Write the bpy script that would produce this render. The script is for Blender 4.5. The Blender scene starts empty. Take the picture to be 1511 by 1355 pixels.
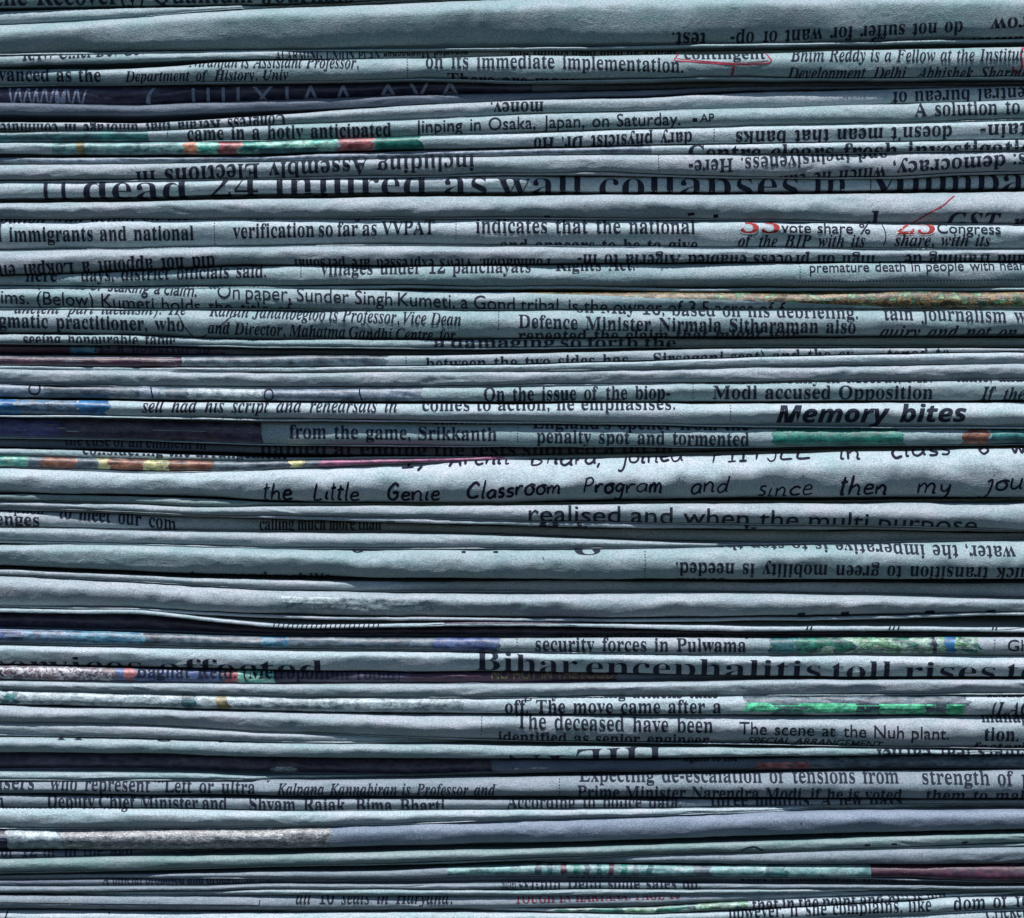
import bpy, math, random
import numpy as np

# ------------------------------------------------------------------ camera, sky, sun, exposure
SC = bpy.context.scene
COL = SC.collection
S = 0.000143                 # metres per photograph pixel at the front of the stack
ZC = 0.30                    # height of the middle of the picture above the ground
W0, H0 = 1511.0, 1355.0

cam = bpy.data.cameras.new("camera")
cam.sensor_fit = 'HORIZONTAL'
cam.sensor_width = 36.0
DIST = 0.62
cam.lens = 36.0 * DIST / (W0 * S)
cam.clip_start = 0.01
cam.clip_end = 50.0
cam_o = bpy.data.objects.new("camera", cam)
COL.objects.link(cam_o)
cam_o.location = (0, -DIST, ZC)
cam_o.rotation_euler = (math.radians(90), 0, 0)
SC.camera = cam_o

SUN_EL, SUN_AZ = math.radians(63), math.radians(-14)     # azimuth measured from the camera side, minus = left
world = bpy.data.worlds.new("World")
SC.world = world
world.use_nodes = True
wn = world.node_tree
bg = wn.nodes['Background']
sky = wn.nodes.new('ShaderNodeTexSky')
sky.sky_type = 'NISHITA'
sky.sun_disc = False
sky.sun_elevation = SUN_EL
sky.sun_rotation = math.pi - SUN_AZ
sky.air_density = 1.0
sky.dust_density = 0.3
sky.ozone_density = 4.0
wn.links.new(sky.outputs[0], bg.inputs[0])
bg.inputs[1].default_value = 0.085
sun = bpy.data.lights.new("sun", 'SUN')
sun.energy = 5.0
sun.angle = math.radians(0.5)
sun.color = (1.0, 0.95, 0.94)
sun_o = bpy.data.objects.new("sun", sun)
COL.objects.link(sun_o)
from mathutils import Vector
sd = Vector((math.sin(SUN_AZ) * math.cos(SUN_EL), -math.cos(SUN_AZ) * math.cos(SUN_EL), math.sin(SUN_EL)))
sun_o.rotation_euler = sd.to_track_quat('Z', 'Y').to_euler()
sun_o.location = sd * 2
SC.view_settings.view_transform = 'Standard'
SC.view_settings.look = 'None'
SC.view_settings.exposure = 0.38
SC.view_settings.gamma = 1.0

# ------------------------------------------------------------------ materials
def nodes(m):
    m.use_nodes = True
    return m.node_tree, m.node_tree.nodes['Principled BSDF']

def tc_chain(nt, scale):
    """object coordinates, shifted per object, stretched"""
    tc = nt.nodes.new('ShaderNodeTexCoord')
    oi = nt.nodes.new('ShaderNodeObjectInfo')
    mul = nt.nodes.new('ShaderNodeMath'); mul.operation = 'MULTIPLY'; mul.inputs[1].default_value = 3.0
    nt.links.new(oi.outputs['Random'], mul.inputs[0])
    add = nt.nodes.new('ShaderNodeVectorMath'); add.operation = 'ADD'
    nt.links.new(tc.outputs['Object'], add.inputs[0]); nt.links.new(mul.outputs[0], add.inputs[1])
    mp = nt.nodes.new('ShaderNodeMapping'); mp.inputs['Scale'].default_value = scale
    nt.links.new(add.outputs[0], mp.inputs[0])
    return mp

def noise(nt, vec, scale, detail=3, rough=.6):
    n = nt.nodes.new('ShaderNodeTexNoise'); n.inputs['Scale'].default_value = scale
    n.inputs['Detail'].default_value = detail; n.inputs['Roughness'].default_value = rough
    nt.links.new(vec.outputs[0], n.inputs['Vector'])
    return n

def mixc(nt, fac, a, b, mode='MIX'):
    m = nt.nodes.new('ShaderNodeMix'); m.data_type = 'RGBA'; m.blend_type = mode
    if isinstance(fac, float): m.inputs[0].default_value = fac
    else: nt.links.new(fac, m.inputs[0])
    for k, v in ((6, a), (7, b)):
        if isinstance(v, tuple): m.inputs[k].default_value = (*v, 1)
        else: nt.links.new(v, m.inputs[k])
    return m.outputs[2]

def ramp(nt, fac, stops, interp='LINEAR'):
    r = nt.nodes.new('ShaderNodeValToRGB'); cr = r.color_ramp; cr.interpolation = interp
    while len(cr.elements) < len(stops): cr.elements.new(0.5)
    for e, (p, c) in zip(cr.elements, stops):
        e.position = p; e.color = (*c, 1)
    nt.links.new(fac, r.inputs[0])
    return r.outputs[0]

def relief(nt, b, strength=0.5, fine=True):
    mp = tc_chain(nt, (0.7, 1, 1))
    n1 = noise(nt, mp, 520, 4, .55)
    n1.noise_type = 'RIDGED_MULTIFRACTAL'; n1.inputs['Lacunarity'].default_value = 2.2; n1.inputs['Distortion'].default_value = .6
    n2 = noise(nt, mp, 4200, 2, .6)
    a = nt.nodes.new('ShaderNodeMath'); a.operation = 'MULTIPLY_ADD'; a.inputs[1].default_value = 0.5
    hf = nt.nodes.new('ShaderNodeMath'); hf.operation = 'MULTIPLY'; hf.inputs[1].default_value = 0.55
    # short sharp creases in patches
    vp = tc_chain(nt, (.42, 1, 1)); dn = noise(nt, vp, 500, 2, .5)
    av = nt.nodes.new('ShaderNodeVectorMath'); av.operation = 'MULTIPLY_ADD'; av.inputs[1].default_value = (.0022, .0022, .0022)
    nt.links.new(dn.outputs['Color'], av.inputs[0]); nt.links.new(vp.outputs[0], av.inputs[2])
    vo = nt.nodes.new('ShaderNodeTexVoronoi'); vo.inputs['Scale'].default_value = 330
    nt.links.new(av.outputs[0], vo.inputs['Vector'])
    mk = noise(nt, vp, 110, 2, .5); mr = nt.nodes.new('ShaderNodeMapRange')
    mr.inputs[1].default_value = .46; mr.inputs[2].default_value = .66; mr.inputs[3].default_value = 0.05; mr.inputs[4].default_value = .75
    nt.links.new(mk.outputs[0], mr.inputs[0])
    vm = nt.nodes.new('ShaderNodeMath'); vm.operation = 'MULTIPLY'
    nt.links.new(vo.outputs['Distance'], vm.inputs[0]); nt.links.new(mr.outputs[0], vm.inputs[1])
    vs = nt.nodes.new('ShaderNodeMath'); vs.operation = 'ADD'
    nt.links.new(vm.outputs[0], vs.inputs[0]); nt.links.new(n1.outputs[0], vs.inputs[1])
    nt.links.new(vs.outputs[0], hf.inputs[0])
    nt.links.new(n2.outputs[0], a.inputs[0]); nt.links.new(hf.outputs[0], a.inputs[2])
    bp = nt.nodes.new('ShaderNodeBump'); bp.inputs['Strength'].default_value = strength
    bp.inputs['Distance'].default_value = 0.00022
    nt.links.new(a.outputs[0], bp.inputs['Height']); nt.links.new(bp.outputs[0], b.inputs['Normal'])

def paper(name, ca, cb, rough=.62, bump=0.95, grain=.44):
    m = bpy.data.materials.new(name); nt, b = nodes(m)
    mp = tc_chain(nt, (.35, 1, 1))
    mot = noise(nt, mp, 240, 4, .6)
    c = ramp(nt, mot.outputs[0], [(.35, ca), (.65, cb)])
    g = noise(nt, tc_chain(nt, (.8, 1, 1)), 3600, 2, .75)
    gr = ramp(nt, g.outputs[0], [(.30, (1 - grain,) * 3), (.70, (1 + grain * .6,) * 3)])
    c = mixc(nt, 1.0, c, gr, 'MULTIPLY')
    nt.links.new(c, b.inputs['Base Color'])
    b.inputs['Roughness'].default_value = rough
    b.inputs['Specular IOR Level'].default_value = .35
    relief(nt, b, bump)
    return m

def photo(name, stops, scale=300, stretch=.45, detail=4, interp='LINEAR', rough=.45, bump=.6):
    m = bpy.data.materials.new(name); nt, b = nodes(m)
    n = noise(nt, tc_chain(nt, (stretch, 1, 1)), scale, detail, .65)
    n.inputs['Distortion'].default_value = .25
    k = len(stops)
    st = [(.28 + .44 * i / max(1, k - 1), c) for i, c in enumerate(stops)]
    c = ramp(nt, n.outputs[0], st, interp)
    # the fine screen of newspaper printing
    g = noise(nt, tc_chain(nt, (1, 1, 1)), 5200, 1, .6)
    gr = ramp(nt, g.outputs[0], [(.35, (.62,) * 3), (.65, (1.25,) * 3)])
    c = mixc(nt, 1.0, c, gr, 'MULTIPLY')
    g2 = noise(nt, tc_chain(nt, (.6, 1, 1)), 850, 4, .7)      # broken tones of a small picture
    g3 = ramp(nt, g2.outputs[0], [(.34, (.28, .30, .36)), (.50, (.85,) * 3), (.66, (1.3,) * 3)])
    c = mixc(nt, 1.0, c, g3, 'MULTIPLY')
    nt.links.new(c, b.inputs['Base Color'])
    b.inputs['Roughness'].default_value = rough
    relief(nt, b, bump)
    return m

def ink(name, c, rough=.55):
    m = bpy.data.materials.new(name); nt, b = nodes(m)
    g = noise(nt, tc_chain(nt, (1, 1, 1)), 3500, 2, .7)
    cc = ramp(nt, g.outputs[0], [(.35, tuple(v * .7 for v in c)), (.72, tuple(min(1, v * 1.4 + .004) for v in c))])
    nt.links.new(cc, b.inputs['Base Color'])
    b.inputs['Roughness'].default_value = .8
    b.inputs['Specular IOR Level'].default_value = .12
    return m

P = {
 'teal':  paper('paper_teal',  (.176, .285, .300), (.268, .338, .368)),
 'grey':  paper('paper_grey',  (.208, .290, .314), (.308, .346, .388)),
 'pale':  paper('paper_pale',  (.260, .374, .396), (.370, .426, .470)),
 'green': paper('paper_green', (.130, .225, .220), (.215, .280, .295)),
 'midshade':   paper('paper_midshade', (.132, .188, .218), (.198, .240, .280)),  # weaker light low in the pile, put into the paper colour
 'lav':   paper('paper_lavender', (.130, .180, .240), (.180, .225, .290)),
 'dim':   paper('paper_shadow', (.060, .085, .125), (.095, .125, .165)),  # shadow tone of set-back newspapers, painted into the paper colour
}
M = {
 'navy':   photo('print_navy', [(.010, .012, .030), (.022, .022, .055), (.05, .055, .09)], 220),
 'violet': photo('print_violet', [(.012, .012, .035), (.030, .026, .065), (.055, .050, .085), (.016, .016, .04)], 420),
 'violetblue': photo('print_violet_blue', [(.025, .028, .11), (.06, .065, .20), (.03, .03, .10)], 300),
 'maroon': photo('print_maroon', [(.025, .010, .028), (.060, .016, .036), (.03, .014, .035), (.085, .026, .05)], 380),
 'grlav':  photo('print_grey_lavender', [(.06, .09, .14), (.16, .22, .28), (.09, .13, .18)], 420),
 'slate':  photo('print_slate', [(.012, .022, .040), (.05, .08, .11), (.10, .15, .18), (.02, .035, .055)], 420),
 'blue':   photo('print_blue', [(.01, .03, .07), (.02, .11, .20), (.07, .22, .30), (.02, .05, .10)], 520),
 'royal':  photo('print_royal_blue', [(.015, .10, .26), (.03, .17, .36)], 260),
 'cobalt': photo('print_cobalt', [(.015, .025, .08), (.04, .07, .19), (.09, .14, .26), (.02, .02, .07)], 480),
 'teald':  photo('print_dark_teal', [(.012, .05, .07), (.03, .11, .13), (.03, .22, .20)], 260),
 'tealm':  photo('print_mid_teal', [(.06, .17, .18), (.14, .30, .30), (.30, .42, .42)], 420),
 'mint':   photo('print_mint', [(.01, .10, .09), (.05, .33, .27), (.30, .56, .46), (.03, .18, .15)], 520),
 'greenp': photo('print_green', [(.005, .10, .085), (.012, .17, .135), (.008, .13, .11)], 420),
 'leafy':  photo('print_green_scene', [(.005, .03, .04), (.02, .17, .10), (.25, .50, .35), (.04, .13, .05), (.30, .45, .38), (.01, .04, .06), (.03, .22, .14), (.008, .05, .05), (.10, .30, .20)], 260, .5, 7),
 'bright': photo('print_bright_green', [(.01, .22, .10), (.03, .40, .17), (.14, .66, .38), (.02, .25, .14)], 420),
 'forest': photo('print_foliage', [(.008, .012, .02), (.10, .06, .02), (.012, .015, .012), (.24, .17, .07), (.02, .02, .02), (.05, .20, .09), (.36, .34, .18), (.02, .015, .03)], 560, .6, 6),
 'red':    photo('print_red', [(.10, .02, .03), (.28, .07, .08), (.36, .15, .15), (.05, .02, .03)], 520),
 'orange': photo('print_orange', [(.42, .12, .07), (.55, .24, .14), (.2, .06, .05)], 520),
 'brown':  photo('print_brown', [(.04, .02, .025), (.15, .05, .035), (.26, .13, .08), (.03, .02, .03)], 520),
 'yellow': photo('print_yellow', [(.30, .30, .10), (.5, .49, .25), (.12, .16, .07)], 620),
 'pink':   photo('print_pink', [(.12, .035, .09), (.28, .09, .19), (.08, .03, .07)], 520),
 'crowd':  photo('print_crowd', [(.01, .015, .03), (.06, .06, .09), (.5, .5, .52), (.05, .05, .08), (.4, .25, .25), (.02, .02, .04)], 520, 1.0),
 'fur':    photo('print_fur', [(.02, .022, .04), (.10, .11, .13), (.30, .33, .33), (.03, .035, .055), (.50, .53, .52), (.02, .02, .04)], 1500, .35),
 'crump':  photo('print_pale_grey', [(.07, .13, .15), (.22, .31, .33), (.34, .42, .44), (.15, .22, .25), (.30, .38, .40)], 900, .6),
 'speck':  photo('print_speckled_blue', [(.03, .05, .09), (.12, .16, .21), (.04, .16, .28), (.22, .28, .34)], 800, .9),
 'olive':  photo('print_olive', [(.10, .10, .05), (.22, .20, .10)], 500),
}
INK = ink('black_ink', (.013, .018, .032))
INKS = {'k': INK, 'w': ink('pale_ink', (.20, .24, .33)), 'r': ink('red_ink', (.26, .035, .035)),
        'pen': ink('red_pen', (.24, .03, .05)), 'bp': ink('black_pen', (.008, .008, .022)),
        'o': ink('olive_ink', (.16, .15, .06)), 'dr': ink('dark_red_ink', (.14, .02, .04)), 'wh': ink('white_outline', (.55, .62, .62))}

# ------------------------------------------------------------------ numeric helpers
RS = np.random.RandomState
def vnoise1(x, wl, seed):
    r = RS(seed).uniform(-1, 1, 4096)
    u = x / wl + 700.0; i = np.floor(u).astype(int); f = u - i; f = f * f * (3 - 2 * f)
    return r[i % 4096] * (1 - f) + r[(i + 1) % 4096] * f

def vnoise2(x, y, wx, wy, seed):
    r = RS(seed).uniform(-1, 1, (256, 256))
    u = x / wx + 300.; v = y / wy + 300.
    i = np.floor(u).astype(int); j = np.floor(v).astype(int); f = u - i; g = v - j
    f = f * f * (3 - 2 * f); g = g * g * (3 - 2 * g)
    a = r[i % 256, j % 256] * (1 - f) + r[(i + 1) % 256, j % 256] * f
    b = r[i % 256, (j + 1) % 256] * (1 - f) + r[(i + 1) % 256, (j + 1) % 256] * f
    return a * (1 - g) + b * g

XS = np.concatenate([np.arange(-280, -60, 22.), np.arange(-60, 1575, 4.5), np.arange(1590, 1800, 22.)])
NC = len(XS)
def curve(spec, smooth=True):
    if isinstance(spec, (int, float)): return np.full(NC, float(spec))
    p = [tuple(map(float, q.split(','))) for q in spec.split()]
    px, py = zip(*p)
    dense = np.arange(-400, 1950, 5.)
    y = np.interp(dense, px, py)
    if smooth:
        k = np.hanning(15); k /= k.sum()
        yp = np.pad(y, 7, mode='edge'); y = np.convolve(yp, k, 'valid')
    return np.interp(XS, dense, y)

def w3(p):       # (n,3): photo x, depth px, photo y -> metres
    return np.stack([(p[:, 0] - W0 / 2) * S, p[:, 1] * S, (H0 / 2 - p[:, 2]) * S + ZC], 1)

def mesh_obj(name, verts, faces, mat, parent, loc, smooth=True, nper=4):
    me = bpy.data.meshes.new(name)
    n = len(faces)
    me.vertices.add(len(verts)); me.vertices.foreach_set('co', (verts - loc).astype(np.float32).ravel())
    me.loops.add(n * nper); me.loops.foreach_set('vertex_index', faces.astype(np.int32).ravel())
    me.polygons.add(n); me.polygons.foreach_set('loop_start', np.arange(n, dtype=np.int32) * nper)
    me.polygons.foreach_set('loop_total', np.full(n, nper, dtype=np.int32))
    me.polygons.foreach_set('use_smooth', np.full(n, smooth))
    me.materials.append(mat); me.update(calc_edges=True)
    o = bpy.data.objects.new(name, me); COL.objects.link(o); o.parent = parent
    return o

# ------------------------------------------------------------------ lettering
def mathfont(s, up, lo, dg=None):
    o = ''
    for c in s:
        if 'a' <= c <= 'z': o += chr(lo + ord(c) - 97)
        elif 'A' <= c <= 'Z': o += chr(up + ord(c) - 65)
        elif dg and '0' <= c <= '9': o += chr(dg + ord(c) - 48)
        else: o += c
    return o
FONTS = {  # style: (mapping, curve offset, shear, condensation)
 's':  (lambda t: mathfont(t, 0x1d400, 0x1d41a, 0x1d7ce), -.005, 0, .84),
 'b':  (lambda t: mathfont(t, 0x1d400, 0x1d41a, 0x1d7ce), .0, 0, .9),
 'i':  (lambda t: mathfont(t, 0x1d468, 0x1d482, 0x1d7ce), -.005, 0, .84),
 'h':  (lambda t: mathfont(t, 0x1d400, 0x1d41a, 0x1d7ce), -.012, 0, .88),
 'n':  (lambda t: t, .003, 0, .95),
 'ni': (lambda t: t, .012, .22, .92),
 'nb': (lambda t: mathfont(t, 0x1d63c, 0x1d656), .012, 0, 1.0),
 'nn': (lambda t: t, .010, 0, .9),
}
WORDS = {}
def want(style, word): WORDS.setdefault((style, word), None)

def bake_words():
    tmp = []
    for key in WORDS:
        st, wd = key
        f, off, sh, cd = FONTS[st]
        cu = bpy.data.curves.new('word', 'FONT'); cu.body = f(wd); cu.offset = off; cu.shear = sh
        cu.resolution_u = 3; cu.fill_mode = 'FRONT'
        o = bpy.data.objects.new('word', cu); COL.objects.link(o); tmp.append((key, o, cu))
    dg = bpy.context.evaluated_depsgraph_get(); dg.update()
    for key, o, cu in tmp:
        e = o.evaluated_get(dg); me = e.to_mesh(); me.calc_loop_triangles()
        v = np.zeros(len(me.vertices) * 3, np.float32); me.vertices.foreach_get('co', v)
        t = np.zeros(len(me.loop_triangles) * 3, np.int32); me.loop_triangles.foreach_get('vertices', t)
        v = v.reshape(-1, 3)[:, :2].astype(float); t = t.reshape(-1, 3)
        tri = v[t] if len(t) else np.zeros((0, 3, 2))
        if len(tri): tri[:, :, 0] -= tri[:, :, 0].min()
        WORDS[key] = tri
        e.to_mesh_clear()
    for key, o, cu in tmp:
        bpy.data.objects.remove(o); bpy.data.curves.remove(cu)

def refine(tri, L):
    """longest-edge bisection of 2-D triangles until no edge is longer than L"""
    out = []
    for _ in range(14):
        e = np.linalg.norm(tri - np.roll(tri, -1, 1), axis=2)
        k = e.argmax(1); big = e[np.arange(len(tri)), k] > L
        out.append(tri[~big]); tri = tri[big]; k = k[big]
        if not len(tri): break
        r = np.arange(len(tri)); a = tri[r, k]; b = tri[r, (k + 1) % 3]; c = tri[r, (k + 2) % 3]
        m = (a + b) / 2
        tri = np.concatenate([np.stack([a, m, c], 1), np.stack([m, b, c], 1)])
    out.append(tri)
    return np.concatenate(out)

def xheight(t):                # the paper's type has tall small letters
    t = t.copy(); y = t[:, :, 1]
    t[:, :, 1] = np.where(y < 0, y * .85, np.where(y < .47, y * 1.12, .526 + (y - .47) * .78))
    return t

def line_tris(text, style, x0, x1, em):
    ws = text.split(); T = [WORDS[(style, w)] for w in ws]
    wd = [t[:, :, 0].max() * em if len(t) else 0 for t in T]
    k = FONTS[style][3]; Wd = x1 - x0; n = len(ws)
    if n > 1:
        gap = (Wd - k * sum(wd)) / (n - 1)
        lo, hi = .22 * em, .42 * em
        if gap < lo: gap = lo; k = (Wd - gap * (n - 1)) / sum(wd)
        elif gap > hi: gap = hi; k = (Wd - gap * (n - 1)) / sum(wd)
    else: gap = 0; k = Wd / wd[0]
    res = []; x = 0
    if style in 'sihb': T = [xheight(t) for t in T]
    for t, w in zip(T, wd):
        q = t.copy(); q[:, :, 0] = q[:, :, 0] * em * k + x; q[:, :, 1] *= em
        res.append(q); x += w * k + gap
    return np.concatenate(res)

# ------------------------------------------------------------------ handwriting: single strokes on a unit grid (x-height 1)
HW = {
 'a': (1.0, ['.85,.85 .5,1 .12,.7 .1,.25 .4,0 .75,.3 .85,.9 .85,.2 1,.05']),
 'b': (.9, ['.15,1.9 .12,0', '.12,.7 .5,1 .8,.6 .6,.05 .15,.05']),
 'c': (.8, ['.75,.85 .4,1 .1,.5 .35,0 .8,.15']),
 'd': (1.0, ['.8,.85 .45,.95 .1,.5 .3,0 .65,.15 .85,.9 .9,1.85 .85,.3 1,.05']),
 'e': (.85, ['.12,.5 .7,.6 .6,.95 .25,.9 .1,.4 .35,0 .9,.15']),
 'g': (.95, ['.8,.85 .4,1 .1,.55 .4,.15 .8,.6 .82,.9 .75,-.5 .4,-.8 .1,-.6']),
 'h': (.95, ['.2,1.9 .12,0', '.14,.55 .5,1 .75,.7 .75,.1 .95,.05']),
 'i': (.45, ['.2,.95 .15,.1 .4,.08', '.25,1.45 .28,1.5']),
 'j': (.6, ['.2,.8 .5,1 .45,-.4 .2,-.9 -.1,-.75', '.5,1.5 .53,1.55']),
 'l': (.4, ['.25,1.9 .15,.2 .35,.05']),
 'm': (1.45, ['.05,.95 .12,0', '.12,.6 .4,1 .62,.7 .62,.05', '.62,.6 .95,1 1.2,.7 1.2,.1 1.4,.08']),
 'n': (.95, ['.05,.95 .12,0', '.12,.6 .45,1 .72,.7 .72,.12 .92,.08']),
 'o': (.85, ['.5,1 .12,.7 .2,.1 .6,.02 .78,.5 .5,1 .9,.9']),
 'p': (.9, ['.15,1 .1,-.9', '.13,.7 .5,1 .8,.6 .5,.05 .15,.15']),
 'r': (.75, ['.05,.95 .15,0', '.14,.5 .4,.95 .75,.9']),
 's': (.7, ['.65,.95 .25,.9 .2,.6 .6,.35 .5,.02 .1,.05']),
 't': (.6, ['.3,1.7 .22,.15 .5,.05', '.0,1.15 .62,1.25']),
 'u': (.95, ['.1,1 .12,.25 .4,0 .75,.4 .8,1 .78,.15 .95,.05']),
 'v': (.8, ['.05,1 .35,0 .75,1']),
 'w': (1.1, ['.05,1 .3,.05 .55,.8 .8,.05 1.05,1']),
 'y': (.9, ['.1,1 .2,.4 .5,.25 .75,.6', '.8,1 .75,-.3 .45,-.85 .1,-.7']),
 'A': (1.2, ['.05,0 .55,1.7 1.05,0', '.2,.6 .9,.65']),
 'B': (1.1, ['.15,1.7 .12,0', '.12,1.7 .7,1.5 .2,.95 .85,.5 .6,.05 .1,.0']),
 'C': (1.1, ['1,1.4 .6,1.75 .1,1.0 .2,.2 .6,0 1.05,.2']),
 'E': (.9, ['.8,1.6 .2,1.65 .15,.9 .1,.05 .8,.0', '.15,.9 .65,.95']),
 'F': (.9, ['.15,1.65 .1,0', '.1,1.6 .85,1.7', '.1,.9 .65,.95']),
 'G': (1.2, ['1,1.45 .6,1.75 .1,1.1 .15,.25 .6,0 .95,.3 .9,.8 .5,.75 1.1,.8']),
 'I': (.6, ['.3,1.65 .28,0', '.05,1.65 .55,1.68', '.02,0 .55,.02']),
 'J': (.8, ['.65,1.65 .6,.2 .3,-.05 .05,.3']),
 'L': (1.0, ['.2,1.7 .12,.1 .85,.15']),
 'P': (1.05, ['.15,1.7 .12,0', '.05,1.6 .6,1.75 .9,1.35 .6,.9 .15,.85']),
 'T': (.9, ['.45,1.65 .42,0', '.0,1.6 .9,1.7']),
 '6': (.9, ['.7,1.7 .2,1.1 .1,.4 .4,0 .75,.35 .5,.75 .15,.5']),
 ',': (.3, ['.15,.15 .02,-.35']),
}
def catmull(p, n=6):
    p = np.array(p, float)
    if len(p) < 3: 
        return np.stack([np.interp(np.linspace(0, 1, n), [0, 1], p[:, k]) for k in (0, 1)], 1)
    q = np.vstack([2 * p[0] - p[1], p, 2 * p[-1] - p[-2]]); out = []
    for i in range(1, len(q) - 2):
        for t in np.linspace(0, 1, n, endpoint=False):
            a, b, c, d = q[i - 1], q[i], q[i + 1], q[i + 2]
            out.append(.5 * (2 * b + (c - a) * t + (2 * a - 5 * b + 4 * c - d) * t * t + (3 * b - a - 3 * c + d) * t ** 3))
    out.append(p[-1]); return np.array(out)

def ribbon(pts, w):
    d = np.gradient(pts, axis=0); d /= (np.linalg.norm(d, axis=1)[:, None] + 1e-9)
    n = np.stack([-d[:, 1], d[:, 0]], 1)
    ww = np.full(len(pts), w / 2.); ww[0] *= .7; ww[-1] *= .5
    a = pts + n * ww[:, None]; b = pts - n * ww[:, None]; T = []
    for i in range(len(pts) - 1):
        T.append([a[i], b[i], b[i + 1]]); T.append([a[i], b[i + 1], a[i + 1]])
    # round joints
    return np.array(T)

def hand_tris(text, x0, x1, xh, w, rng):
    T = []; x = 0
    for c in text:
        adv, st = HW[c]
        j = rng.uniform(.82, 1.12); dy = rng.uniform(-.12, .10); hs = rng.uniform(.88, 1.14)
        for s in st:
            p = np.array([tuple(map(float, q.split(','))) for q in s.split()])
            p[:, 0] = p[:, 0] * j + x + .12 * p[:, 1]; p[:, 1] = p[:, 1] * hs + dy
            T.append(catmull(p))
        x += adv * j + .12
    k = (x1 - x0) / x
    return np.concatenate([ribbon(np.stack([t[:, 0] * k, t[:, 1] * xh], 1), w * rng.uniform(.65, 1.25)) for t in T])

# ------------------------------------------------------------------ one folded newspaper
NT = 23
TH = np.linspace(math.pi / 2, -math.pi / 2, NT)
GROUP = 'folded newspapers piled in the stack'
ALL = []
def B(label, top, bot, rec=0, mat='teal', crease=.1, rk=.33, wr=.75, p=.62, T=(), D=(), R=(), HWR=(), PEN=(), thick=.78):
    ALL.append(dict(label=label, top=top, bot=bot, rec=rec, mat=mat, crease=crease, rk=rk, wr=wr, p=p, T=T, D=D, R=R, H=HWR, PEN=PEN, thick=thick))
    for t in T:
        for w in t[0].split(): want(t[1], w)

class Fold:
    def __init__(s, G, fr0):
        s.G = G                                   # (NC, NR, 3) px grid
        s.A = np.concatenate([np.zeros((NC, 1)), np.cumsum(np.linalg.norm(np.diff(G, axis=1) * np.array([1, .35, 1]), axis=2), axis=1)], 1)
        s.lo, s.hi = fr0, fr0 + NT - 1
        dx = np.gradient(G, axis=0); dr = np.gradient(G, axis=1)
        n = np.cross(dx, dr); n /= np.linalg.norm(n, axis=2)[..., None] + 1e-9
        n *= np.where(n[..., 1:2].mean() > 0, -1, 1)
        s.N = n
    def arc_of_y(s, yb):
        out = np.zeros(NC)
        for j in range(NC):
            Y = s.G[j, s.lo:s.hi + 1, 2]; A = s.A[j, s.lo:s.hi + 1]
            y = yb[j]
            if y < Y[0]: out[j] = A[0] - (Y[0] - y)
            elif y > Y[-1]: out[j] = A[-1] + (y - Y[-1])
            else: out[j] = np.interp(y, Y, A)
        return out
    def drape(s, x, arc, off):
        jf = np.interp(x, XS, np.arange(NC)); j = np.clip(np.floor(jf).astype(int), 0, NC - 2); f = jf - j
        Av = s.A[j] * (1 - f)[:, None] + s.A[j + 1] * f[:, None]
        r = np.clip((Av <= arc[:, None]).sum(1) - 1, 0, Av.shape[1] - 2)
        ii = np.arange(len(x)); g = np.clip((arc - Av[ii, r]) / (Av[ii, r + 1] - Av[ii, r] + 1e-9), 0, 1)
        def bl(Q):
            return ((Q[j, r] * (1 - f)[:, None] + Q[j + 1, r] * f[:, None]) * (1 - g)[:, None]
                    + (Q[j, r + 1] * (1 - f)[:, None] + Q[j + 1, r + 1] * f[:, None]) * g[:, None])
        P_ = bl(s.G); N_ = bl(s.N); N_ /= np.linalg.norm(N_, axis=1)[:, None] + 1e-9
        return P_ + N_ * off

def yspec(spec):
    if isinstance(spec, (int, float)): return curve(spec)
    return curve(spec, False)

def put_tris(name, tri, fold, x0, x1, base, flip, off, mat, root, loc, L=4.3):
    tri = refine(tri, L)
    u = tri[:, :, 0].ravel(); v = tri[:, :, 1].ravel()
    if flip: x = x1 - u; v = -v
    else: x = x0 + u
    keep = (x > -70) & (x < 1580)
    keep = keep.reshape(-1, 3).all(1); x = x.reshape(-1, 3)[keep].ravel(); v = v.reshape(-1, 3)[keep].ravel()
    if not len(x): return
    sb = np.interp(x, XS, fold.arc_of_y(yspec(base)))
    Q = fold.drape(x, sb - v, off)
    F = np.arange(len(Q)).reshape(-1, 3)
    return mesh_obj(name, w3(Q), F, mat, root, loc, smooth=False, nper=3)

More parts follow.
